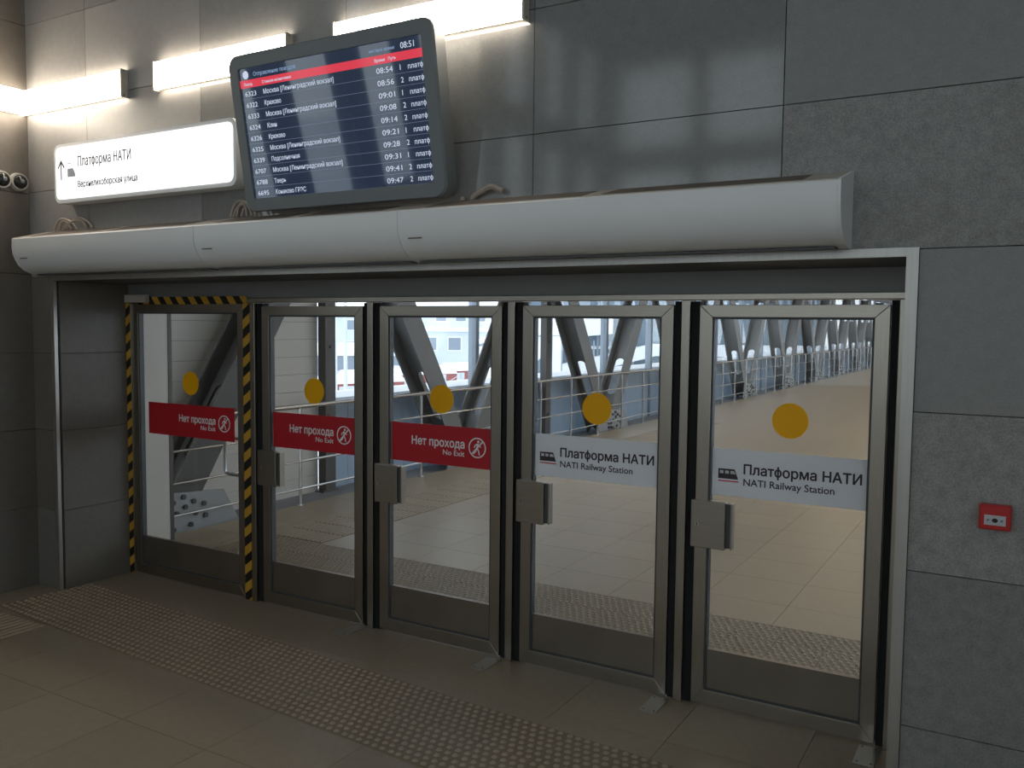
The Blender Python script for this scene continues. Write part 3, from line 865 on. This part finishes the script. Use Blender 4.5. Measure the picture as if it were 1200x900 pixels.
# V-shaped truss braces: H-section arms with arched web openings, gusset plate and bolts at the foot
X0, X1 = -2.76, -2.38
HB = .18
def arm(parent, sgn, zmax, mat='truss'):
    ang = math.atan2(2.5, 3.85)
    Lr = (zmax) / math.cos(ang)
    d = Vector((0, sgn * math.sin(ang), math.cos(ang))); nrm = Vector((0, math.cos(ang) * sgn, -math.sin(ang)))  # nrm: away from the V's axis
    def P(s, t, x): return tuple(d * s + nrm * t + Vector((x, 0, 0)))
    hb = .17
    a = empty('arm', (0, sgn * .06, 0)); a.parent = parent
    for nm, xa, xb in (('flange', X1 - .022, X1), ('flange', X0, X0 + .022)):
        MB().hexa([P(0, -hb, xa), P(0, hb, xa), P(0, hb, xb), P(0, -hb, xb), P(Lr, -hb, xa), P(Lr, hb, xa), P(Lr, hb, xb), P(Lr, -hb, xb)]).build(nm, mat, a)
    # web across the depth with arched slots
    m = MB()
    xa, xb = X0 + .022, X1 - .022
    xc = (xa + xb) / 2
    def band(s0, s1, hole):
        for tt in (-.012, .012):
            if not hole:
                v = [m.bm.verts.new(P(s, tt, x)) for s, x in ((s0, xa), (s0, xb), (s1, xb), (s1, xa))]
                m.bm.faces.new(v)
            else:
                hw, n = .095, 8
                out = []; inn = []
                r = hw
                lo, hi = s0 + .02 + r, s1 - .02 - r
                for k in range(n + 1):
                    an = PI * k / n
                    inn.append((hi + r * math.sin(an), xc + r * math.cos(an)))
                for k in range(n + 1):
                    an = PI + PI * k / n
                    inn.append((lo + r * math.sin(an), xc + r * math.cos(an)))
                for (s, x) in inn:
                    # push to the outline of the band
                    if abs(x - xc) > r * .7: o = (min(max(s, s0), s1), xb if x > xc else xa)
                    else: o = (s1 if s > (lo + hi) / 2 else s0, xc + (x - xc) / (r * .7) * (xb - xc))
                    out.append(o)
                vi = [m.bm.verts.new(P(s, tt, x)) for s, x in inn]; vo = [m.bm.verts.new(P(s, tt, x)) for s, x in out]
                nn = len(inn)
                for k in range(nn): m.bm.faces.new([vi[k], vi[(k + 1) % nn], vo[(k + 1) % nn], vo[k]])
                for sc, xc_ in ((s1, xb), (s1, xa), (s0, xa), (s0, xb)):
                    j = [k for k in range(nn) if abs(out[k][1] - xc_) < 1e-6 and (inn[k][0] > (lo + hi) / 2) == (sc == s1)]
                    j2 = [k for k in range(nn) if abs(out[k][0] - sc) < 1e-6 and (out[k][1] > xc) == (xc_ > xc)]
                    if j and j2:
                        kb = min(((abs(a_ - b_), a_, b_) for a_ in j for b_ in j2))
                        try: m.bm.faces.new([vo[kb[1]], vo[kb[2]], m.bm.verts.new(P(sc, tt, xc_))])
                        except ValueError: pass
    if Lr > 2:
        band(0, .72, False); band(.72, 1.62, True); band(1.62, 2.75, False); band(2.75, 3.35, True); band(3.35, Lr, False)
    else: band(0, Lr, False)
    m.build('web', mat, a)
    return a
def brace(y, label, first=False):
    t = thing('truss_brace', label, 'steel brace', (0, y, 0), 'V shaped steel braces along the walkway')
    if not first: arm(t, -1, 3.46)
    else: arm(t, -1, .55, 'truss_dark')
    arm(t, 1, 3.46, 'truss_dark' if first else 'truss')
    g = MB().prism([(-.62, -.1), (.95, -.1), (.72, .30), (-.50, .40)], X1, X1 + .02, 'x').build('gusset_plate', 'gusset', t)
    k = 0
    for yy, zz in ((-.42, .28), (-.42, .16), (-.28, .29), (-.28, .17), (-.1, .02), (-.1, .10), (.02, .02), (.02, .10), (.10, .26), (.14, .15), (.22, .30), (.24, .20), (.34, .24), (.36, .12), (.46, .20), (.48, .08), (.1, .0), (.3, .02)):
        MB().cyl((X1 + .02, yy, zz), (X1 + .045, yy, zz), .026, 6).build('bolt', 'bolt', g)
    MB().box(X0 - .02, X1 + .05, -.7, 1.0, -.12, -.095).build('base_plate', 'ballast', t)
    return t
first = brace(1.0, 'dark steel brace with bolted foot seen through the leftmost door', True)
main = brace(6.3, 'grey steel V brace seen through the middle door')
labs = ['grey steel V brace seen through second door from right', 'grey steel V brace nearly hidden by the post left of rightmost door',
        'nearest grey steel V brace in the rightmost door', 'second nearest grey steel V brace in the rightmost door',
        'third grey steel V brace in the rightmost door', 'fourth grey steel V brace in the rightmost door', 'fifth grey steel V brace in the rightmost door',
        'sixth grey steel V brace in the rightmost door', 'farthest grey steel V brace in the rightmost door']
for k, lab in enumerate(labs):
    c = copy_tree(main); c.location = (0, 11.3 + 5 * k, 0); c['label'] = lab

# stainless railing in five metre lengths
RX = -2.13
def railing(ya, Ln, posts, label):
    t = thing('guard_railing', label, 'railing', (RX, ya, 0), 'stainless railings along the walkway')
    MB().cyl((0, 0, 1.09), (0, Ln, 1.09), .024, 10).build('top_rail', 'rail', t, smooth=True)
    for z in (.79, .49, .19): MB().cyl((0, 0, z), (0, Ln, z), .011, 8).build('rail', 'rail', t, smooth=True)
    for p in posts:
        pst = MB().cyl((-.02, p, 0.001), (-.02, p, 1.075), .019, 8).build('post', 'rail', t, smooth=True)
        MB().cyl((-.02, p, 0.001), (-.02, p, .012), .045, 12).build('flange', 'rail', pst, smooth=True)
    return t
railing(.89, 5.0, (1.70, 3.90), 'stainless railing seen through the three left doors')
y = 5.895
r1 = None
for k, lab in enumerate(('stainless railing seen at right edge of middle door and left of the next', 'stainless railing seen through second door from right', 'stainless railing just left of rightmost door', 'nearest stainless railing length in the rightmost door',
                         'second stainless railing length in the rightmost door', 'third stainless railing length in the rightmost door', 'fourth stainless railing length in the rightmost door', 'fifth stainless railing length in the rightmost door',
                         'sixth stainless railing length in the rightmost door')):
    if r1 is None: r1 = c = railing(y, 5.49, [1.05 + 1.1 * j for j in range(5)], lab)
    else: c = copy_tree(r1); c.location = (RX, y, 0); c['label'] = lab
    y += 5.5

# ------------------------------------------------------------------ outside: snow ledge, yard, trains, buildings
GZ = -6.5
g = struct(MB().box(-400, 300, -300, 500, GZ - .5, GZ).build('ground', 'snow_far'))
lg = struct(MB().prism([(-3.05, .98), (-3.05, 1.03), (-3.3, 1.08), (-3.7, 1.05), (-3.75, .7), (-3.05, .7)], 3.8, WY1, 'y').build('snow_ledge', 'snow'))
def dirpt(u, dist):
    """ground point seen at picture column u on the horizon, at dist metres from the walkway"""
    f = fwd + r2 * ((u - 600) / FPX)
    f.z = 0; f.normalize()
    return CAM.x + f.x * dist, CAM.y + f.y * dist
def building(x, y, rot, w, d, h, floors, cols, mat, label, z=GZ, snow=True, win='win_dark'):
    t = thing('building', label, 'building', (x, y, z)); t.rotation_euler = (0, 0, rot)
    MB().box(-w / 2, w / 2, 0, d, 0, h).build('walls', mat, t)
    if snow: MB().box(-w / 2 - .4, w / 2 + .4, -.4, d + .4, h, h + .5).build('snowy_roof', 'snow', t)
    fh = h / floors
    cw = w / cols
    for i in range(floors):
        for j in range(cols):
            f = MB().box(-w / 2 + cw * (j + .2), -w / 2 + cw * (j + .8), -.08, .02, fh * (i + .28), fh * (i + .82)).build('window', 'facade_white', t)
            MB().box(-w / 2 + cw * (j + .25), -w / 2 + cw * (j + .75), -.12, -.08, fh * (i + .33), fh * (i + .77)).build('pane', win, f)
    return t
x, y = dirpt(400, 135); building(x, y, math.radians(38), 26, 10, 9.8, 3, 8, 'facade', 'pale low building with window rows far beyond the second door')
x, y = dirpt(505, 190); building(x, y, math.radians(34), 34, 14, 12, 3, 8, 'facade', 'pale blue block with window rows far beyond the middle door')
x, y = dirpt(455, 150); building(x, y, math.radians(36), 40, 8, 6.0, 1, 10, 'facade_white', 'long low white shed far beyond the middle door')
x, y = dirpt(575, 120); building(x, y, math.radians(30), 20, 8, 7.6, 2, 6, 'facade', 'pale building with snowy roof at right of middle door')

def wagon(u, dist, rot, L, label, mat='wagon'):
    x, y = dirpt(u, dist)
    t = thing('railway_wagon', label, 'train', (x, y, GZ), 'red brown railway wagons in the yard'); t.rotation_euler = (0, 0, rot)
    MB().box(-L / 2, L / 2, -1.45, 1.45, 1.2, 3.6).build('body', mat, t)
    MB().prism([(-1.55, 3.6), (1.55, 3.6), (1.0, 4.15), (-1.0, 4.15)], -L / 2, L / 2, 'x').build('snowy_roof', 'snow', t)
    MB().box(-1.4, 1.4, -1.52, -1.45, 1.4, 3.4).build('door', 'mast', t)
    for sx in (-L * .35, L * .35):
        MB().box(sx - 1.2, sx + 1.2, -1.1, 1.1, .35, 1.2).build('bogie', 'black', t)
        for k in (-.8, .8):
            MB().cyl((sx + k, -1.2, .45), (sx + k, 1.2, .45), .45, 12).build('wheel', 'black', t)
rr = math.radians(72)
wagon(404, 74, rr, 10, 'red brown wagon seen low through the second door')
wagon(468, 86, rr, 12, 'red brown wagon seen through left side of the middle door')
wagon(522, 94, rr, 12, 'red brown wagon with snowy roof right of the pale mast')
wagon(572, 103, rr, 12, 'red brown wagon at right edge of the middle door')
for u, dist, h, lab in ((393, 60, 12, 'pale catenary mast seen through left of second door glass'), (405, 64, 13, 'pale catenary mast seen through right of second door glass'), (521, 58, 5.2, 'pale catenary mast seen through the middle door'), (539, 70, 4.6, 'short pale mast right of the taller one in the middle door'), (650, 80, 11, 'pale mast seen through second door from right')):
    x, y = dirpt(u, dist)
    t = thing('catenary_mast', lab, 'mast', (x, y, GZ), 'masts in the rail yard')
    MB().cyl((0, 0, 0), (0, 0, h), .16, 8, .11).build('pole', 'mast', t)
    MB().box(-1.6, .2, -.05, .05, h - .9, h - .8).build('bracket', 'mast', t)
    MB().cyl((-1.5, 0, h - .9), (0, 0, h - .1), .03, 6).build('stay', 'mast', t)
fn = thing('yard_fence', 'long low grey fence across the snowy rail yard', 'fence', (*dirpt(470, 50), GZ)); fn.rotation_euler = (0, 0, math.radians(65))
for k in range(30): MB().box(-30 + 1.5 * k, -29.9 + 1.5 * k, -.05, .05, 0, 2.1).build('post', 'bezel', fn)
for z in (1.2, 1.9): MB().box(-30, 14, -.03, .03, z, z + .12).build('rail', 'bezel', fn)
# glazed station hall with white sloping stair bands, across the tracks
x, y = dirpt(690, 62)
st = thing('station_building', 'glazed station hall with white sloping bands beyond second door from right', 'building', (x, y, GZ)); st.rotation_euler = (0, 0, math.radians(27))
MB().box(-4.5, 16, 0, 10, 0, 10.5).build('glass_wall', 'facade_glass', st)
MB().box(-4.9, 16.4, -.6, 10.4, 10.5, 11.6).build('roof_slab', 'facade_white', st)
for k in range(9): MB().box(-4.5 + 2.5 * k, -4.35 + 2.5 * k, -.15, 0, 0, 10.5).build('mullion', 'mullion', st)
for z in (3.4, 6.9): MB().box(-4.5, 16, -.12, 0, z, z + .2).build('transom', 'facade_white', st)
MB().prism([(-3.4, 4.4), (4.5, 6.5), (16, 6.5), (16, 7.3), (4.2, 7.3), (-3.4, 5.5)], -1.6, -.3, 'y').build('sloping_band', 'facade_white', st)
MB().prism([(-4.5, 7.4), (1.5, 8.0), (1.5, 9.6), (-4.5, 9.6)], -2.4, -.3, 'y').build('fascia', 'facade_white', st)
for k in range(6): MB().box(-4.2 + 1.1 * k, -4.1 + 1.1 * k, -2.0, -1.9, 0, 7.5).build('slim_post', 'mullion', st)
x, y = dirpt(583, 44)
sr = thing('stair_canopy', 'white slanting stair housing at right edge of middle door', 'canopy', (x, y, GZ)); sr.rotation_euler = (0, 0, math.radians(32))
MB().prism([(-1.6, 0), (3.2, 0), (3.2, 8.0), (.4, 7.9), (-1.2, 7.3)], 0, 3.0, 'y').build('side_wall', 'facade_white', sr)
MB().prism([(.5, 5.2), (2.2, 6.9), (2.2, 5.2)], -.06, 0, 'y').build('stair_glazing', 'facade_glass', sr)
MB().prism([(-1.5, 7.35), (.4, 8.0), (3.4, 8.1), (3.4, 8.3), (.3, 8.2), (-1.5, 7.55)], -.3, 3.3, 'y').build('roof', 'snow', sr)
# a signal gantry and sheds in the yard between
for u, dist, w_, h_, lab in ((440, 118, 9, 4.3, 'low snowy shed behind wagons near left frame of the middle door'), (398, 92, 10, 5.2, 'low snowy shed behind the masts in the second door')):
    x, y = dirpt(u, dist)
    sh_ = thing('shed', lab, 'shed', (x, y, GZ), 'sheds in the rail yard'); sh_.rotation_euler = (0, 0, math.radians(36))
    MB().box(-w_ / 2, w_ / 2, 0, 6, 0, h_).build('walls', 'win_dark', sh_)
    MB().prism([(-.4, h_), (6.4, h_), (6.4, h_ + .3), (3, h_ + 1.3), (-.4, h_ + .3)], -w_ / 2 - .3, w_ / 2 + .3, 'x').build('roof', 'snow', sh_)
    for k in range(int(w_ / 3)): MB().box(-w_ / 2 + .6 + 3 * k, -w_ / 2 + 2.2 + 3 * k, -.06, 0, .3, h_ * .7).build('door', 'facade', sh_)
